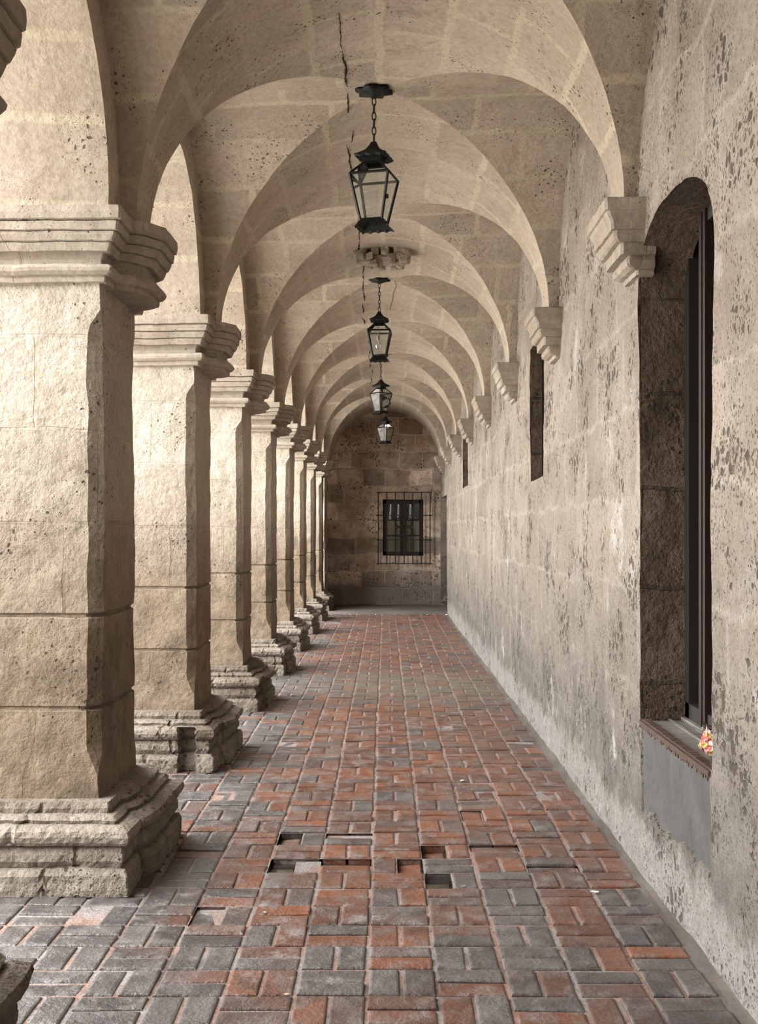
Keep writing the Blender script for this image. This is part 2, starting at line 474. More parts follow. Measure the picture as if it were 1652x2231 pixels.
# ------------------------------------------------------------------ ceiling: chain of cross vaults
vm = MB()
def A_pt(a, y):    # corridor-long barrel
    x = XC - RX * cos(a)
    p = (x, y, spring(x) + RISE * sin(a))
    return wob(p), (y, a * 1.15)
NA = 44
def A_patch(ylo, yhi, ny):
    vm.grid(lambda u, v: A_pt(pi * v, ylo(pi * v) + u * (yhi(pi * v) - ylo(pi * v))), ny, NA * 2, flip=True)
for j in range(-1, 9):
    c = bay_c(j)
    nxt = c + D / 2
    # from the groins of this bay to the pier line, and on to the groins of the next
    A_patch(lambda a: c + RB * abs(cos(a)), lambda a: nxt if j < 8 else YEND + .1, 12 if j < 8 else 26)
    A_patch(lambda a: c - D / 2 if j > -1 else YBACK, lambda a: c - RB * abs(cos(a)), 12)
    for side in (-1, 1):
        def B_pt(u, v):
            b = pi * v                                   # along the bay
            y = c - RB * cos(b)
            xg = XC + side * RX * abs(cos(b))            # groin
            xw = LUN_L - .03 if side < 0 else WALL_R + .03
            x = xg + (xw - xg) * u
            return wob((x, y, spring(x) + RISE * sin(b))), (x + 30 * j + 7.3 * side, b * 1.15 + (0 if v < .5 else .2))
        vm.grid(B_pt, 22, NA * 2, flip=(side < 0))
ceiling = structure(vm.build('ceiling', M_vault, smooth=False))
# unseen roof slab over the vault, added so no light leaks in
rf = MB(); rf.box(-2.25, 1.9, YBACK - .3, YEND + .5, 4.5, 4.75); rf.build('roof_light_seal', M_mould, ceiling)
# the long crack near the crown
ck = MB(); rc = random.Random(11)
y = 5.85; x = -.235
while y < 21:
    seg = rc.uniform(.25, .8); n = int(seg / .035); pts = []
    for k in range(n):
        x += rc.uniform(-.0045, .0045) + (-.235 - x) * .05; y += .035; pts.append((x, y))
    wd = rc.uniform(.0035, .008)
    for k in range(n - 1):
        (xa, ya), (xb, yb) = pts[k], pts[k + 1]
        wa = wd * (.35 + .65 * sin(pi * (k + .2) / n)) * rc.uniform(.5, 1.3); 
        q = []
        for (px, py, s) in ((xa, ya, -1), (xa, ya, 1), (xb, yb, 1), (xb, yb, -1)):
            p = wob((px + s * wa, py, ceil_z(px + s * wa, py))); q.append(ck.add(p + Vector((0, 0, -.004))))
        ck.face(q)
    if rc.random() < .4: y += rc.uniform(.05, .3)
    if rc.random() < .4: x += rc.choice((-.03, .03))
ck.build('crack', M_crack, ceiling)
ck = MB()
x = .10; y = 12.35
while y < 14.0:
    xa = x; x += rc.uniform(-.008, .008)
    q = [ck.add(wob((px, py, ceil_z(px, py))) + Vector((0, 0, -.004))) for px, py in ((xa - .003, y), (xa + .003, y), (x + .003, y + .05), (x - .003, y + .05))]
    ck.face(q); y += .06
ck.build('crack', M_crack, ceiling)

# ------------------------------------------------------------------ left wall over the arcade
RS = (D - T) / 2
OUT = -2.08
lw = MB()
for j in range(-1, 9):
    c = bay_c(j)
    def arch(b, r=RS): return c - r * cos(b), SPL + r * sin(b)
    # soffit
    lw.grid(lambda u, v: (wob((LUN_L + (OUT - LUN_L) * u, *arch(pi * v))), (LUN_L + (OUT - LUN_L) * u + 3 * j, pi * v * RS)), 22, 64)
    # lunette ring between the arch edge and the vault web, inner face
    def ring(u, v):
        b = pi * u; y0, z0 = arch(b); y1, z1 = c - RB * cos(b), SPL + (RISE + .04) * sin(b)
        y, z = y0 + (y1 - y0) * v, z0 + (z1 - z0) * v
        return wob((LUN_L, y, z)), (y, z)
    lw.grid(ring, 64, 5, flip=False)
    # outer face
    def outer(u, v):
        b = pi * u; y0, z0 = arch(b)
        yy = c - (D / 2) * (1 if abs(cos(b)) > .707 else abs(cos(b)) / .707) * (1 if cos(b) > 0 else -1)
        zz = SPL + 1.46 * min(1, sin(b) / .707)
        return (OUT, y0 + (yy - y0) * v, z0 + (zz - z0) * v), (y0, z0)
    lw.grid(outer, 32, 2, flip=True)
# wall mass above every pier, down to the capital top
for k in range(-2, 9):
    c = pier_c(k)
    y0, y1 = c - T / 2, c + T / 2
    if k == -2: y0 = YBACK - .3
    if k == 8: y1 = YEND + .2
    lw.grid(lambda u, v: (wob((LUN_L, y0 + u * (y1 - y0), SPL - .02 + .06 * v)), (u, v)), 12, 1)
    if k < 0: lw.box(PX0, PX1, y0, y1, 0, SPL)
# closed left side between the last pier and the end wall
lw.grid(lambda u, v: (wob((-1.27, 24.4 + u * 1.3, v * 3.3)), (u * 1.3 + .2, v * 3.3)), 26, 60)
wall_left = structure(lw.build('wall_left', M_vault))

# ------------------------------------------------------------------ end wall
ew = MB()
WX0, WX1, WZ0, WZ1 = -.06, .83, 1.07, 2.30
def wallpatch(mb, fn, u0, u1, v0, v1, step=.05, flip=False):
    nu = max(1, int(round((u1 - u0) / step))); nv = max(1, int(round((v1 - v0) / step)))
    mb.grid(lambda u, v: (wob(fn(u0 + u * (u1 - u0), v0 + v * (v1 - v0)), 1.3), (u0 + u * (u1 - u0), v0 + v * (v1 - v0))), nu, nv, flip=flip)
fe = lambda u, v: (u, YEND, v)
wallpatch(ew, fe, -1.5, WX0, -.05, 4.45); wallpatch(ew, fe, WX1, 1.95, -.05, 4.45)
wallpatch(ew, fe, WX0, WX1, -.05, WZ0); wallpatch(ew, fe, WX0, WX1, WZ1, 4.45)
for (xa, flip) in ((WX0, False), (WX1, True)):
    ew.grid(lambda u, v: (wob((xa, YEND + u * .16, WZ0 + v * (WZ1 - WZ0)), 1.3 if u == 0 else 0), (u * .16, v)), 2, 24, flip=flip)
for (za, flip) in ((WZ0, True), (WZ1, False)):
    ew.grid(lambda u, v: (wob((WX0 + v * (WX1 - WX0), YEND + u * .16, za), 1.3 if u == 0 else 0), (u * .16, v)), 2, 18, flip=flip)
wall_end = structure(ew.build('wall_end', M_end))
bw = MB(); bw.grid(lambda u, v: ((-2.3 + u * 4.2, YBACK, v * 4.5), (u * 4.2, v * 4.5)), 2, 2, flip=True)
bw.box(-30, -2.35, YBACK - .6, YBACK, -.1, 5.2)  # unseen wing, added to keep sky light off the near piers
structure(bw.build('wall_back', M_wall))
cw = MB(); cw.box(-30, -2.35, YEND + .25, YEND + .9, -.1, 5.2)  # unseen far wing, added with the near one to shape the sky light
cw.build('sky_block_wing', M_end, wall_end)

# ------------------------------------------------------------------ right wall with its openings
rw = MB()
NY0, NY1, NZ0, NSP, NRI = 4.31, 5.53, .71, 1.10 + EYE, .33       # niche window
S1 = (8.90, 9.75, EYE + .42, EYE + 1.50)                          # slit windows
S2 = (17.05, 18.2, EYE + .67, EYE + 1.44)
DR = (22.9, 25.3, 0, 2.32)                                        # doorway at the far end
fr = lambda u, v: (WALL_R, u, v)
TOP = 4.4
def rp(y0, y1, z0, z1, step=.05): wallpatch(rw, fr, y0, y1, z0, z1, step, flip=True)
rp(YBACK, NY0, -.05, TOP, .06)
wallpatch(rw, lambda u, v: (WALL_R + (.03 if NY0 + .03 < u < NY1 - .03 and v > .32 + .05 * noise.noise(Vector((u * 5, 0, 2))) + .02 * noise.noise(Vector((u * 17, 0, 2))) else 0), u, v), NY0, NY1, -.05, .72, .02, flip=True)
def narch(y):
    u = (y - (NY0 + NY1) / 2) / ((NY1 - NY0) / 2)
    return NSP + NRI * max(0, 1 - abs(u) ** 2.4) ** .5
def above(u, v):
    t = .5 - .5 * cos(pi * u)
    y = NY0 + t * (NY1 - NY0); z0 = narch(y); z = z0 + (TOP - z0) * v
    return wob((WALL_R, y, z), 1.3), (y, z)
rw.grid(above, 40, 36, flip=True)
rp(NY1, S1[0], -.05, TOP)
rp(S1[0], S1[1], -.05, S1[2]); rp(S1[0], S1[1], S1[3], TOP)
rp(S1[1], S2[0], -.05, TOP)
rp(S2[0], S2[1], -.05, S2[2]); rp(S2[0], S2[1], S2[3], TOP)
rp(S2[1], DR[0], -.05, TOP); rp(DR[0], DR[1], DR[3], TOP, .1); rp(DR[1], YEND + .05, -.05, TOP, .1)
wall_right = structure(rw.build('wall_right', M_wall))
cm = MB(); cm.box(WALL_R + .52, WALL_R + .72, YBACK - .2, YEND + .5, -.1, 4.5); cm.build('sun_leak_block', M_black, wall_right)  # unseen box added behind the wall to block sun leaking through gaps
# reveals of the openings
def reveal(mat, y0, y1, z0, z1, depth, name='reveal', bottom=True, top=True):
    m = MB(); a = 1.3
    for (yy, flip) in ((y0, False), (y1, True)):
        m.grid(lambda u, v: (wob((WALL_R + u * depth, yy, z0 + v * (z1 - z0)), a), (u * depth, z0 + v * (z1 - z0))), 6, max(2, int(round((z1 - z0) / .05))), flip=flip)
    if bottom: m.grid(lambda u, v: (wob((WALL_R + u * depth, y0 + v * (y1 - y0), z0), a), (u * depth, v)), 4, max(2, int(round((y1 - y0) / .05))), flip=True)
    if top: m.grid(lambda u, v: (wob((WALL_R + u * depth, y0 + v * (y1 - y0), z1), a), (u * depth, v)), 4, max(2, int(round((y1 - y0) / .05))), flip=False)
    return m.build(name, mat, wall_right)
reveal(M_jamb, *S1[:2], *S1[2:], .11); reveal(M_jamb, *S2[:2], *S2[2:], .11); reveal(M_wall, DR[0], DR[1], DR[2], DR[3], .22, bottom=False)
# niche reveal: jambs and curved head
m = MB(); ND = .24
for (yy, flip) in ((NY0, False), (NY1, True)):
    m.grid(lambda u, v: (wob((WALL_R + u * ND, yy, .70 + v * (NSP - .70)), 1.3 + 1.2 * sin(pi * u)), (u * ND, .7 + v * 2)), 10, 60, flip=flip)
m.grid(lambda u, v: (wob((WALL_R + u * ND, NY0 + (.5 - .5 * cos(pi * v)) * (NY1 - NY0), narch(NY0 + (.5 - .5 * cos(pi * v)) * (NY1 - NY0))), 1.3), (u * ND, v * 1.5)), 8, 40, flip=False)
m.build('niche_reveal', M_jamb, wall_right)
# cement apron under the sill, set a little back, with a ragged foot
m = MB()
def apron(u, v):
    y = NY0 + .012 + u * (NY1 - NY0 - .03)
    z = .27 + .445 * v
    return wob((WALL_R + .010, y, z), 1.3), (y, z)
m.grid(apron, 48, 18, flip=True)
m.build('cement_apron', M_cement, wall_right)
# sill
m = MB(); m.box(WALL_R + .025, WALL_R + .30, NY0 - .01, NY1 + .01, .60, .712)
m.box(WALL_R + .13, WALL_R + .14, NY0, NY1, .712, .722); m.box(WALL_R + .19, WALL_R + .30, NY0, NY1, .712, .73)
m.build('niche_sill', M_sill, wall_right)
# window_2: dark wooden window in the niche
def window_root(name, loc):
    o = bpy.data.objects.new(name, None); COL.objects.link(o); o.location = loc; o['kind'] = 'structure'; return o
w2 = window_root('window_2', (WALL_R + ND, (NY0 + NY1) / 2, .72))
def at(o, root): local(o, root.location); return o
m = MB()
X = WALL_R + ND - .03
m.box(X, X + .05, NY0 - .02, NY0 + .10, .72, 3.0); m.box(X, X + .05, NY1 - .07, NY1 + .02, .72, 3.0)
m.box(X, X + .05, NY0, NY1, .72, .80); m.box(X, X + .05, NY0, NY1, 2.96, 3.08)
at(m.build('window_frame', M_greywood, w2), w2)
m = MB(); yc = 5.19
m.box(X - .012, X + .03, yc - .05, yc + .05, .74, 3.03); m.box(X - .018, X + .0, yc - .012, yc + .012, .74, 3.02)
m.box(X - .006, X + .03, yc + .05, yc + .075, .74, 3.03)
at(m.build('casement_stile', M_wood, w2), w2)
m = MB(); m.box(X + .045, X + .055, NY0 - .03, NY1 + .03, .70, 3.12)
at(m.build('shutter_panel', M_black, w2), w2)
# slit windows
for i, (S, nm) in enumerate(((S1, 'window_3'), (S2, 'window_4'))):
    r = window_root(nm, (WALL_R + .1, (S[0] + S[1]) / 2, S[2]))
    m = MB(); X = WALL_R + .095
    m.box(X, X + .03, S[0], S[0] + .04, S[2], S[3]); m.box(X, X + .03, S[1] - .03, S[1] + .01, S[2], S[3])
    m.box(X, X + .03, S[0], S[1], S[2], S[2] + .04); m.box(X, X + .03, S[0], S[1], S[3] - .04, S[3])
    at(m.build('window_frame', M_greywood, r), r)
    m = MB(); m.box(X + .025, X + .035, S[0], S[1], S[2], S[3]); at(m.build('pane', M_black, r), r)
# far doorway
d1 = window_root('door_1', (WALL_R + .2, 24.1, 0))
m = MB(); m.box(WALL_R + .19, WALL_R + .23, DR[0], DR[1], 0, DR[3]); 
for yy in (23.4, 24.05, 24.7): m.box(WALL_R + .18, WALL_R + .19, yy - .02, yy + .02, 0, DR[3])
at(m.build('door_panel', M_greywood, d1), d1)

# ------------------------------------------------------------------ piers
def ring_pts(y0, o, ch, b, sub, back=False):
    x0, x1, ya, yb = PX0 - o, PX1 + o, y0 - o, y0 + T + o
    yc = y0 + T / 2
    P = [(x0 + ch, ya), (x1 - ch, ya), (x1, ya + ch),
         *([(x1, yc - .25), (x1 + b * .48, yc - .22), (x1 + b, yc - .11), (x1 + b, yc + .19), (x1 + b * .48, yc + .27), (x1, yc + .30)] if not back else
           [(x1, yc - .25), (x1 + b * .48, yc - .22), (x1 + b, yc - .11), (x1 + b, yb - .09), (x1 + b * .98, yb - .06), (x1 + b * .9, yb - .03)]),
         (x1 + (b * .8 if back else 0), yb - ch), (x1 - ch, yb), (x0 + ch, yb), (x0, yb - ch), (x0, ya + ch)]
    out = []; s = 0
    for i, p in enumerate(P):
        q = P[(i + 1) % len(P)]; n = sub[i]
        L = math.hypot(q[0] - p[0], q[1] - p[1])
        for k in range(n): out.append((p[0] + (q[0]-p[0]) * k / n, p[1] + (q[1]-p[1]) * k / n, s + L * k / n))
        s += L
    return out, s
def loft(levels, y0, sub, disp, back=False):
    """levels: (z, offset, chamfer, bulge)"""
    m = MB(); rings = []; UV = []
    for z, o, ch, b in levels:
        pts, S = ring_pts(y0, o, ch, b, sub, back)
        ids = []; uvs = []
        for x, y, s in pts:
            ids.append(m.add(disp(Vector((x, y, z)), s))); uvs.append((s, z))
        uvs.append((S, z)); rings.append(ids); UV.append(uvs)
    n = len(rings[0])
    for A, B, ua, ub in zip(rings, rings[1:], UV, UV[1:]):
        for k in range(n):
            k2 = (k + 1) % n
            m.face((A[k], A[k2], B[k2], B[k]), (ua[k], ua[k+1], ub[k+1], ub[k]))
    m.face(rings[0][::-1]); m.face(rings[-1])
    return m
SUB_S = [26, 2, 6, 2, 4, 8, 4, 2, 4, 2, 10, 2, 10, 2]
SUB_B = [56, 2, 12, 4, 8, 16, 8, 4, 12, 2, 20, 2, 14, 2]
CAP = [(-.322, 0), (-.320, .030), (-.306, .034), (-.292, .034), (-.290, .050), (-.276, .066), (-.262, .070), (-.248, .062), (-.243, .050), (-.240, .012), (-.215, .010), (-.186, .022),
       (-.184, .050), (-.160, .062), (-.150, .066), (-.147, .056), (-.143, .076), (-.122, .088), (-.108, .092), (-.105, .080), (-.101, .102), (-.066, .108), (-.062, .094), (-.056, .118), (-.030, .122), (0, .120)]
BASE = [(0, .160), (.03, .162), (.06, .160), (.09, .162), (.116, .158), (.119, .134), (.15, .142), (.18, .142), (.208, .138), (.212, .134),
        (.222, .152), (.238, .166), (.262, .172), (.285, .164), (.302, .140), (.306, .108), (.322, .104), (.338, .098), (.343, .066), (.365, .060), (.392, .052), (.396, .0)]
def make_pier(k, label):
    c = pier_c(k); y0 = c - T / 2; rr = random.Random(40 + k)
    root = thing('stone_pier', label, 'pier', (PX1 - .42, c, 0), 'stone piers of the arcade')
    ex = Vector((7.3 * k, 0, 0))
    # shaft
    def ds(p, s):
        q = p + ex
        d = .010 * noise.noise_vector(q * 1.5) + .008 * noise.noise_vector(q * 5) + .004 * noise.noise_vector(q * 14)
        d.z = 0
        # open bed joints nick the arrises
        for zj in joints_z:
            if abs(p.z - zj) < .012: d += Vector((-.012 if p.x > -1.7 else .012, .010 if p.y < c else -.01, 0))
        return p + d
    joints_z = [.80, 1.22]
    lv = []; z = .36; ZT = SPL - .30
    zs = []
    while z < ZT: zs.append(z); z += .035
    for zj in joints_z: zs += [zj - .013, zj - .004, zj + .004, zj + .013]
    zs = sorted(zs) + [ZT]
    for z in zs:
        if z < .50: ch = .002
        elif z < .62: ch = .002 + (z - .50) / .12 * .055
        elif z < 2.52: ch = .057
        elif z < 2.60: ch = .057 - (z - 2.52) / .08 * .055
        else: ch = .002
        lv.append((z, 0.0, ch, 0.0))
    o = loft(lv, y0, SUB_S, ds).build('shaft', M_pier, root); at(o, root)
    # capital
    lv = [(SPL + dz, off, .004 + off * .06, .125 + (.05 if k == 0 else 0) if dz > -.3215 else 0) for dz, off in CAP]
    dc = lambda p, s: p + .006 * noise.noise_vector((p + ex) * 3) + .0035 * noise.noise_vector((p + ex) * 14)
    o = loft(lv, y0, SUB_B, dc).build('capital', M_mould, root); at(o, root)
    # base, worn moulded courses of separate blocks
    jo = {}
    for L in range(3): jo[L] = [rr.uniform(.15, .5) + q * rr.uniform(.42, .6) for q in range(8)]
    def db(p, s):
        q = p + ex
        d = .009 * noise.noise_vector(q * 3) + .008 * noise.noise_vector(q * 12) + .0055 * noise.noise_vector(q * 32)
        d.z *= .45
        L = 0 if p.z < .118 else (1 if p.z < .21 else 2)
        inward = Vector((-1.7 - p.x, c - p.y, 0)).normalized()
        if p.z < .39:
            for js in jo[L]:
                if abs(s - js) < .011: d += inward * .018
        ero = noise.noise(q * 2.2 + Vector((0, 0, 4)))
        if ero > .30: d += inward * (ero - .30) * .12
        if k == 2 and p.z < .30 and -1.36 < p.x < -1.25 and p.y < y0 + .1: d += Vector((0, .09, 0))
        if p.z < .01: d.z = 0
        if p.z > .39: d *= .3
        for zg in (.1175, .210, .304, .3405):
            if abs(p.z - zg) < .003: d += inward * .014
        return p + d
    lv = []
    for (za, oa), (zb, ob) in zip(BASE, BASE[1:]):
        lv.append((za, oa, .006, .055 if za < .39 else 0))
    lv.append((BASE[-1][0], BASE[-1][1], .006, 0))
    o = loft(lv, y0, SUB_B, db, True).build('base', M_base, root); at(o, root)
    return root
PIERS = {
 0: 'nearest stone pier, cropped by the left edge, only capital and base slivers showing',
 1: 'large foreground stone pier on the left with a broad front face and worn moulded base',
 2: 'second stone pier from the front, with a block missing from its broken base',
 3: 'third stone pier from the front, standing between the broken-based pier and slimmer ones',
 4: 'fourth stone pier from the front along the left of the brick walk',
 5: 'fifth stone pier from the front along the left of the brick walk',
 6: 'sixth stone pier from the front, second before the last one whose base shows',
 7: 'seventh stone pier, dark inner side seen against the left edge of the end wall',
 8: 'last stone pier beside the end wall, mostly hidden with only its dark capital peeping out'}
for k, lab in PIERS.items(): make_pier(k, lab)

# ------------------------------------------------------------------ wall corbels
CORB = [(-.335, .0), (-.333, .03), (-.312, .035), (-.308, .055), (-.295, .078), (-.27, .085), (-.252, .078), (-.250, .112), (-.198, .114),
        (-.195, .135), (-.185, .145), (-.165, .150), (-.146, .148), (-.143, .162), (-.105, .166), (-.085, .178), (-.062, .185), (-.058, .195), (-.008, .197), (0, .190)]
def make_corbel(k, label):
    c = pier_c(k) - .07; m = MB(); rings = []; ex = Vector((0, 5.1 * k, 0))
    hw = .25
    for dz, o in CORB:
        h = hw - (.197 - o) * .62; ch = .012
        P = [(WALL_R + .05, c - h), (WALL_R - max(o, .001) + ch, c - h), (WALL_R - max(o, .001), c - h + ch), (WALL_R - max(o, .001), c + h - ch),
             (WALL_R - max(o, .001) + ch, c + h), (WALL_R + .05, c + h)]
        ns = (5, 1, 12, 1, 5); ring = []
        for i in range(5):
            for q in range(ns[i]):
                t = q / ns[i]; p = Vector((P[i][0] + (P[i+1][0] - P[i][0]) * t, P[i][1] + (P[i+1][1] - P[i][1]) * t, SPR + dz)); ring.append(p)
        ring.append(Vector((*P[5], SPR + dz)))
        rings.append([m.add(p + .005 * noise.noise_vector((p + ex) * 4) + .003 * noise.noise_vector((p + ex) * 15)) for p in ring])
    n = len(rings[0])
    for A, B in zip(rings, rings[1:]):
        for i in range(n - 1):
            a, b = m.v[A[i]], m.v[A[i+1]]
            m.face((A[i], B[i], B[i+1], A[i+1]), tuple((q[0] + q[1], q[2]) for q in (m.v[A[i]], m.v[B[i]], m.v[B[i+1]], m.v[A[i+1]])))
    m.face(rings[0]); m.face(rings[-1][::-1])
    o = m.build('wall_corbel', M_mould); loc = (WALL_R, c, SPR); local(o, loc); o.location = loc
    tag(o, label, 'corbel', 'moulded corbels along the right wall')
CORBELS = {
 1: 'nearest moulded stone corbel on the right wall, beside the arched niche',
 2: 'second moulded corbel from the front, over the tall slit window',
 3: 'third moulded corbel from the front along the right wall',
 4: 'fourth moulded corbel from the front along the right wall',
 5: 'fifth moulded corbel from the front along the right wall',
 6: 'sixth moulded corbel from the front, beyond the small far slit window',
 7: 'seventh moulded corbel, pale and last in the light before the end wall',
 8: 'last shadowed corbel in the right corner against the end wall'}
for k, lab in CORBELS.items(): make_corbel(k, lab)

# ------------------------------------------------------------------ carved boss on the vault
root = thing('carved_boss', 'carved pale stone boss hanging from the vault crown between the first two lanterns', 'boss', (-.03, pier_c(3), ceil_z(-.03, pier_c(3))))
zc = ceil_z(-.03, pier_c(3)); bc = Vector((-.03, pier_c(3) + .05, zc))
m = MB(); rb = random.Random(2)
def rough_box(m, x0, x1, y0, y1, z0, z1, n=6, amp=.012, seed=0):
    c = Vector(((x0+x1)/2, (y0+y1)/2, (z0+z1)/2)); h = Vector(((x1-x0)/2, (y1-y0)/2, (z1-z0)/2))
    for ax in range(3):
        for s in (-1, 1):
            def fn(u, v):
                q = [0, 0, 0]; q[ax] = s; q[(ax+1) % 3] = 2*u - 1; q[(ax+2) % 3] = 2*v - 1
                w = Vector(q); L = (abs(w.x)**11 + abs(w.y)**11 + abs(w.z)**11) ** (1/11)
                p = c + Vector((w.x*h.x, w.y*h.y, w.z*h.z)) / L
                return p + amp * noise.noise_vector(p * 22 + Vector((seed, 0, 0))), (u, v)
            m.grid(fn, n, n, flip=(s < 0))
for (a, b, dz) in ((-.27, -.14, .11), (-.105, -.03, .10), (-.015, .065, .10), (.105, .265, .15)):
    rough_box(m, bc.x + a, bc.x + b, bc.y - .15, bc.y + .13, zc - dz * .75, zc + .06, 8, .009, a * 10)
rough_box(m, bc.x - .24, bc.x + .22, bc.y - .06, bc.y + .12, zc - .08, zc + .05, 10, .006, 3)
at(m.build('boss_block', M_mould, root), root)
m = MB()
for i in range(26):
    a = rb.uniform(-.22, .21); yy = rb.uniform(-.17, .10); r = rb.uniform(.022, .045); z = zc - rb.uniform(.105, .165) + .12 * abs(a) 
    rough_box(m, bc.x + a - r, bc.x + a + r, bc.y + yy - r, bc.y + yy + r, z - r * .8, z + r, 4, .014, i)
rough_box(m, bc.x - .22, bc.x + .21, bc.y - .11, bc.y + .11, zc - .14, zc - .06, 10, .02, 9)
at(m.build('boss_carving', M_mould, root), root)

# ------------------------------------------------------------------ lanterns
def make_lantern(x, y, zw, rot, label, bulb, tilt=0.0, rose=True):
    zc = ceil_z(x, y)
    root = thing('hanging_lantern', label, 'lantern', (x, y, zc), 'iron lanterns hung from the vault')
    R = Matrix.Rotation(rot, 4, 'Z')
    hw, zn, hb, zb = .118, .075, .066, -.265      # half widths and heights relative to the widest point zw
    z0 = zw - zc
    def pt(u, v, z): p = R @ Vector((u, v, 0)); return Vector((p.x, p.y, z0 + z))
    # ceiling rose with a wavy rim
    m = MB(); n = 40; prof = [(.0, -.004), (.04, -.002), (.085, .004), (.105, -.012), (.070, -.026), (.035, -.038), (.014, -.052), (0, -.054)]
    rings = []
    for r, z in prof:
        rings.append([m.add(((r + (.012 * sin(6 * 2*pi*k/n) if r > .06 else 0)) * cos(2*pi*k/n), (r + (.012 * sin(6 * 2*pi*k/n) if r > .06 else 0)) * sin(2*pi*k/n),
                             z + (.008 * cos(9 * 2*pi*k/n) if r > .08 else 0))) for k in range(n)])
    for A, B in zip(rings, rings[1:]):
        for k in range(n): m.face((A[k], B[k], B[(k+1) % n], A[(k+1) % n]))
    m.build('ceiling_rose', M_iron, root, True)
    # chain
    m = MB(); ztop, zbot = -.05, z0 + zn + .135
    nl = int(round((ztop - zbot) / .043)); st = (ztop - zbot) / nl
    for q in range(nl):
        zc_ = ztop - (q + .5) * st; a = (q % 2) * pi / 2 + .3
        L = st * .5 + .006; wv = .012; pts = []
        for i in range(14):
            t = 2 * pi * i / 14; px = wv * cos(t); pz = L * sin(t) * (1 - .12 * abs(cos(t)))
            pts.append((px * cos(a), px * sin(a), zc_ + pz))
        m.tube(pts, .0033, 6, closed=True)
    m.build('chain', M_iron, root, True)
    # roof cap: little hipped roof with turned-out eaves
    m = MB()
    lv = [(.0, zn + .135), (.014, zn + .134), (.022, zn + .115), (.040, zn + .085), (.075, zn + .058), (.098, zn + .046), (.088, zn + .034), (.055, zn + .040), (.052, zn + .0), (.060, zn - .004)]
    rings = []
    for h, z in lv:
        rg = []
        for s in range(4):
            ca = [(-1,-1),(1,-1),(1,1),(-1,1)]; p, q = ca[s], ca[(s+1) % 4]
            for i in range(6):
                t = i / 6; sc = -.008 * abs(sin(pi * t * 3)) if .08 < h else 0
                rg.append(m.add(pt((p[0] + (q[0]-p[0]) * t) * h, (p[1] + (q[1]-p[1]) * t) * h, z + sc)))
        rings.append(rg)
    for A, B in zip(rings, rings[1:]):
        for k in range(24): m.face((A[k], B[k], B[(k+1) % 24], A[(k+1) % 24]))
    m.build('roof_cap', M_iron, root)
    # frame bars
    m = MB(); cs = [(-1,-1),(1,-1),(1,1),(-1,1)]
    def bar(a, b, r): m.tube([a, b], r, 4)
    for i, (a, b) in enumerate(cs):
        c, d = cs[(i + 1) % 4]
        bar(pt(a*.052, b*.052, zn), pt(a*hw, b*hw, 0), .0065)
        bar(pt(a*hw, b*hw, .003), pt(a*hb, b*hb, zb), .0085)
        bar(pt(a*hw, b*hw, 0), pt(c*hw, d*hw, 0), .0085)
        bar(pt(a*hb, b*hb, zb + .004), pt(c*hb, d*hb, zb + .004), .006)
        bar(pt(a*.052, b*.052, zn), pt(c*.052, d*.052, zn), .006)
    m.build('frame', M_iron, root)
    # latch knob on one corner
    m = MB(); p = pt(.5 * (hw + hb) + .012, -.5 * (hw + hb), zb * .55); m.box(p.x - .006, p.x + .01, p.y - .006, p.y + .006, p.z - .012, p.z + .012); m.build('latch', M_iron, root)
    # flared scalloped skirt and floor
    m = MB(); rings = []
    for h, z in ((hb - .004, zb + .008), (hb + .004, zb - .004), (hb + .018, zb - .026), (hb + .034, zb - .046)):
        rg = []
        for s in range(4):
            p, q = cs[s], cs[(s+1) % 4]
            for i in range(12):
                t = i / 12; sc = .010 * abs(sin(pi * t * 4)) if h > hb + .03 else 0
                rg.append(m.add(pt((p[0] + (q[0]-p[0]) * t) * h, (p[1] + (q[1]-p[1]) * t) * h, z + sc)))
        rings.append(rg)
    for A, B in zip(rings, rings[1:]):
        for k in range(48): m.face((A[k], B[k], B[(k+1) % 48], A[(k+1) % 48]))
    m.face(rings[1])
    m.build('skirt', M_iron, root)
    # panes
    for i, (a, b) in enumerate(cs):
        c, d = cs[(i + 1) % 4]; m = MB()
        m.face([m.add(p) for p in (pt(a*hb, b*hb, zb), pt(c*hb, d*hb, zb), pt(c*hw, d*hw, 0), pt(a*hw, b*hw, 0))])
        m.build('side_pane', M_glass, root)
        m = MB()
        m.face([m.add(p) for p in (pt(a*hw, b*hw, 0), pt(c*hw, d*hw, 0), pt(c*.052, d*.052, zn), pt(a*.052, b*.052, zn))])
        m.build('upper_pane', M_glass, root)
    if bulb:
        m = MB(); m.tube([pt(-.012, 0, zn), pt(-.012, 0, -.05)], .003, 6); m.lathe([(0, .03), (.014, .028), (.018, -.005), (.014, -.02), (0, -.02)], pt(-.012, 0, -.07), 12)
        m.build('lamp_holder', M_brass, root, True)
        m = MB(); m.lathe([(.012, 0), (.014, -.02), (.028, -.045), (.032, -.065), (.024, -.088), (.0, -.098)], pt(-.012, 0, -.085), 16)
        m.build('bulb', M_bulb, root, True)
    return root
make_lantern(-.068, 7.0, 3.71, math.radians(-15), 'nearest and largest black iron lantern, turned slightly, hanging on a long chain', False)
make_lantern(-.063, 12.26, 3.685, math.radians(-3), 'second black iron lantern from the front, a clear bulb visible inside', True)
make_lantern(-.068, 17.52, 3.655, math.radians(40), 'third black iron lantern, corner-on, hanging under the far arches', False)
make_lantern(.0, 22.78, 3.61, math.radians(52), 'farthest small dark lantern hanging before the shadowed end wall', False)

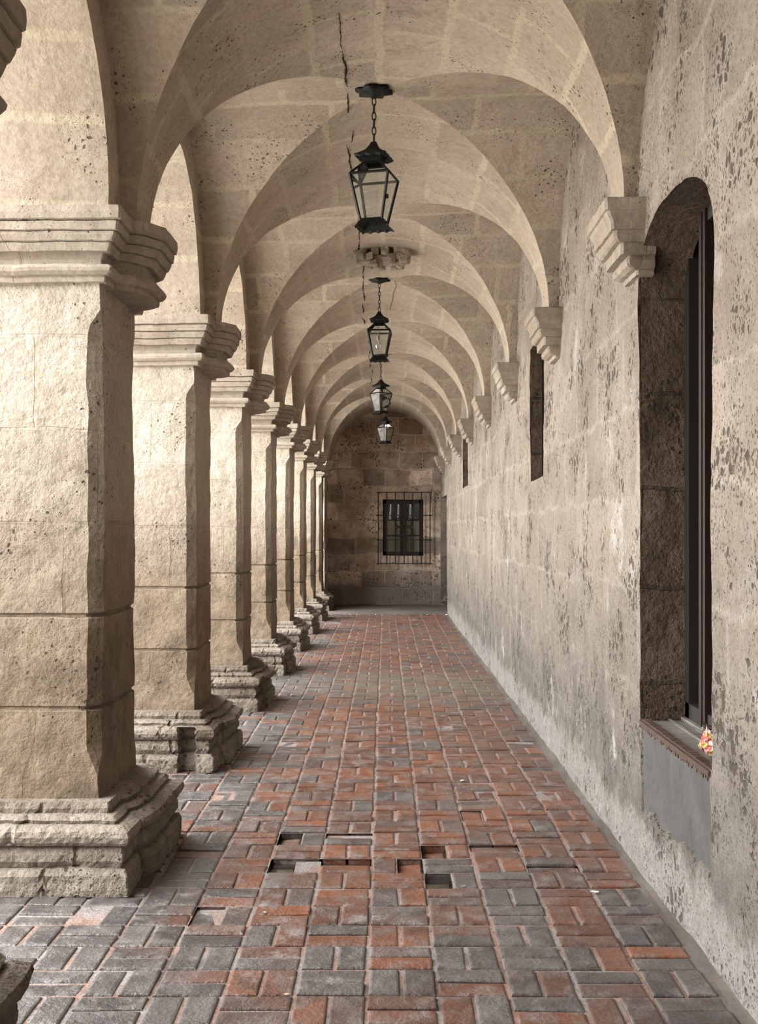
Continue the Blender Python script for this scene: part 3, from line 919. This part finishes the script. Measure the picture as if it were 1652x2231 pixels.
# ------------------------------------------------------------------ window in the end wall and its grille
w1 = window_root('window_1', ((WX0 + WX1) / 2, YEND + .1, WZ0))
Y = YEND + .10; xm = (WX0 + WX1) / 2
m = MB()
m.box(WX0, WX0 + .09, Y, Y + .06, WZ0, WZ1); m.box(WX1 - .09, WX1, Y, Y + .06, WZ0, WZ1)
m.box(WX0, WX1, Y, Y + .06, WZ1 - .09, WZ1); m.box(WX0, WX1, Y, Y + .06, WZ0, WZ0 + .09)
m.box(xm - .07, xm + .07, Y - .01, Y + .06, WZ0, WZ1)
at(m.build('window_frame', M_wood, w1), w1)
m = MB()
for zz in (WZ0 + .44, WZ0 + .78): m.box(WX0 + .09, WX1 - .09, Y + .01, Y + .045, zz - .016, zz + .016)
for xx in (WX0 + .27, WX1 - .27): m.box(xx - .008, xx + .008, Y + .01, Y + .04, WZ0 + .09, WZ0 + .78)
at(m.build('glazing_bars', M_wood, w1), w1)
for (xa, xb) in ((WX0 + .09, xm - .055), (xm + .055, WX1 - .09)):
    m = MB(); m.box(xa, xb, Y + .025, Y + .029, WZ0 + .09, WZ1 - .09); at(m.build('pane', M_pane, w1), w1)
m = MB(); m.box(WX0 + .05, WX1 - .05, Y + .09, Y + .10, WZ0, WZ0 + .77); at(m.build('blind', M_curtain, w1), w1)
m = MB()
for (xa, wa) in ((WX0 + .13, .05), (WX0 + .30, .05), (WX1 - .33, .07)):
    m.grid(lambda u, v: ((xa + u * wa * (1 - .5 * v) + .03 * v, Y + .10 + .01 * sin(u * 12), WZ0 + .76 + v * .36), (u, v)), 8, 4)
at(m.build('curtain', M_drape, w1), w1)
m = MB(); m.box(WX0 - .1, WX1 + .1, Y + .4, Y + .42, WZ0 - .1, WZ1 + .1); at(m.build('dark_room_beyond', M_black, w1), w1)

gr = thing('window_grille', 'black wrought-iron window grille with central scrolls on the end wall', 'grille', (.41, YEND - .1, .9))
GX = [-.155 + i * (1.125 / 6) for i in range(7)]; GY = YEND - .10
for gx in GX:
    m = MB(); m.tube([(gx, GY, .885), (gx, GY, 2.46)], .0115, 6); at(m.build('vertical_bar', M_rustiron, gr), gr)
for gz in (.905, 1.42, 1.95, 2.45):
    m = MB(); m.box(-.19, 1.01, GY - .004, GY + .006, gz - .010, gz + .010)
    for s in (-.155, .97):
        m.tube([(s, GY, gz), (s, YEND + .03, gz)], .008, 6)
        if gz in (1.42, 1.95): m.box(s - .03, s + .03, GY - .012, GY + .012, gz - .016, gz + .016)
    at(m.build('cross_bar', M_rustiron, gr), gr)
m = MB(); sc = Vector((.40, GY - .012, 1.70))
for sx in (-1, 1):
    for sz in (-1, 1):
        pts = []
        for i in range(26):
            t = i / 25 * 2.0 * pi * .95; r = .10 * (1 - .12 * i / 25)
            pts.append(sc + Vector((sx * (.095 + r * -cos(t) ), 0, sz * (.100 + r * sin(t) * sz * sz))))
        m.tube(pts, .013, 5)
m.tube([sc + Vector((-.05, 0, 0)), sc + Vector((.05, 0, 0))], .014, 6); m.tube([sc + Vector((0, 0, -.05)), sc + Vector((0, 0, .05))], .014, 6)
at(m.build('scrollwork', M_rustiron, gr), gr)

# ------------------------------------------------------------------ spiked strip on the niche sill
sp = thing('spike_strip', 'rust-brown toothed metal strip along the front edge of the niche sill', 'strip', (WALL_R, (NY0 + NY1) / 2, .712))
m = MB(); m.box(WALL_R - .012, WALL_R + .035, NY0 + .005, NY1 - .03, .713, .719); at(m.build('backing_strip', M_rust, sp), sp)
m = MB(); rs = random.Random(8); yy = NY0 + .01
while yy < NY1 - .04:
    h = rs.uniform(.018, .040)
    m.box(WALL_R - .014, WALL_R - .008, yy, yy + .007, .719 - h, .719); yy += .0125
at(m.build('hanging_teeth', M_rust, sp), sp)
m = MB(); yy = NY0 + .01
while yy < NY1 - .04:
    h = rs.uniform(.008, .014)
    m.box(WALL_R + .0, WALL_R + .034, yy, yy + .006, .719, .719 + h * .6); yy += .0125
at(m.build('upright_teeth', M_rust, sp), sp)

# ------------------------------------------------------------------ crumpled bag on the sill
def bagmat():
    t = NT('printed_plastic_film'); P = t.node('ShaderNodeNewGeometry').outputs['Position']
    n = t.noise(P, 26, 3); n2 = t.noise(t.vmath('ADD', P, (3, 1, 2)), 34, 3)
    c = t.mix(t.ramp(n, .44, .52), (.42, .33, .30), (.36, .05, .04)); c = t.mix(t.ramp(n2, .52, .57), c, (.42, .30, .05))
    c = t.mix(t.ramp(t.noise(P, 60, 3), .55, .62), c, (.5, .48, .47))
    t.set(t.bsdf.inputs['Base Color'], c); t.bsdf.inputs['Roughness'].default_value = .22
    return t.m
M_bag = bagmat()
bl = Vector((WALL_R + .085, 4.64, .713))
bag = thing('plastic_bag', 'small crumpled red and yellow plastic bag lying on the niche sill', 'bag', bl)
m = MB()
def bagp(u, v):
    a = 2 * pi * u; t = v * pi
    p = Vector((.032 * sin(t) * cos(a) * (1.1 - .3 * v), .075 * sin(t) * sin(a), .05 - .05 * cos(t)))
    q = p * 30
    p += .020 * noise.noise_vector(q * .9) + .012 * noise.noise_vector(q * 2.4)
    p.z = max(p.z, 0.0); return p, (u, v)
m.grid(bagp, 36, 18, closed=True); m.build('printed_body', M_bag, bag)
for s in (-1, 1):
    m = MB()
    pts = [Vector((-.015 + .012 * cos(t), s * .035 + .022 * cos(t), .105 + .022 * sin(t))) for t in [2*pi*i/14 for i in range(14)]]
    m.tube(pts, .004, 5, closed=True); m.build('twisted_ear', M_glass, bag)

# ------------------------------------------------------------------ scraps on the floor
def scrap(px, py, size, mat, label, seed):
    rr = random.Random(seed); m = MB()
    def f(u, v):
        p = Vector(((u - .5) * size, (v - .5) * size * .7, .004)); p += size * .18 * noise.noise_vector(Vector((u * 3 + seed, v * 3, 1)))
        p.z = .003 + abs(p.z) * .5; return p, (u, v)
    m.grid(f, 4, 4)
    b = len(m.v) // 1
    o = m.build('paper_scrap' if mat is M_paper else 'dry_leaf', mat); o.location = (px, py, .001); o.rotation_euler = (0, 0, rr.uniform(0, 3))
    tag(o, label, 'litter', 'scraps on the brick floor')
def gp(u, v): y = 4096 / (v - 1158); return (u - 840) * y / 2560, y
for i, (u, v, sz, mt, lab) in enumerate(((1296, 1945, .03, M_paper, 'white paper scrap on the bricks nearest the right wall'),
        (1007, 1702, .035, M_paper, 'pale paper scrap on the red bricks right of the middle, farthest of the scraps'),
        (577, 1990, .014, M_paper, 'tiny white paper crumb on the grey bricks near the foreground pier'),
        (625, 2169, .02, M_leaf, 'small tan leaf fragment on the bricks at the bottom of the picture'),
        (1010, 1932, .015, M_leaf, 'tiny tan leaf fragment just right of the deepest water-filled hole'))):
    x, y = gp(u, v); scrap(x, y, sz, mt, lab, i)
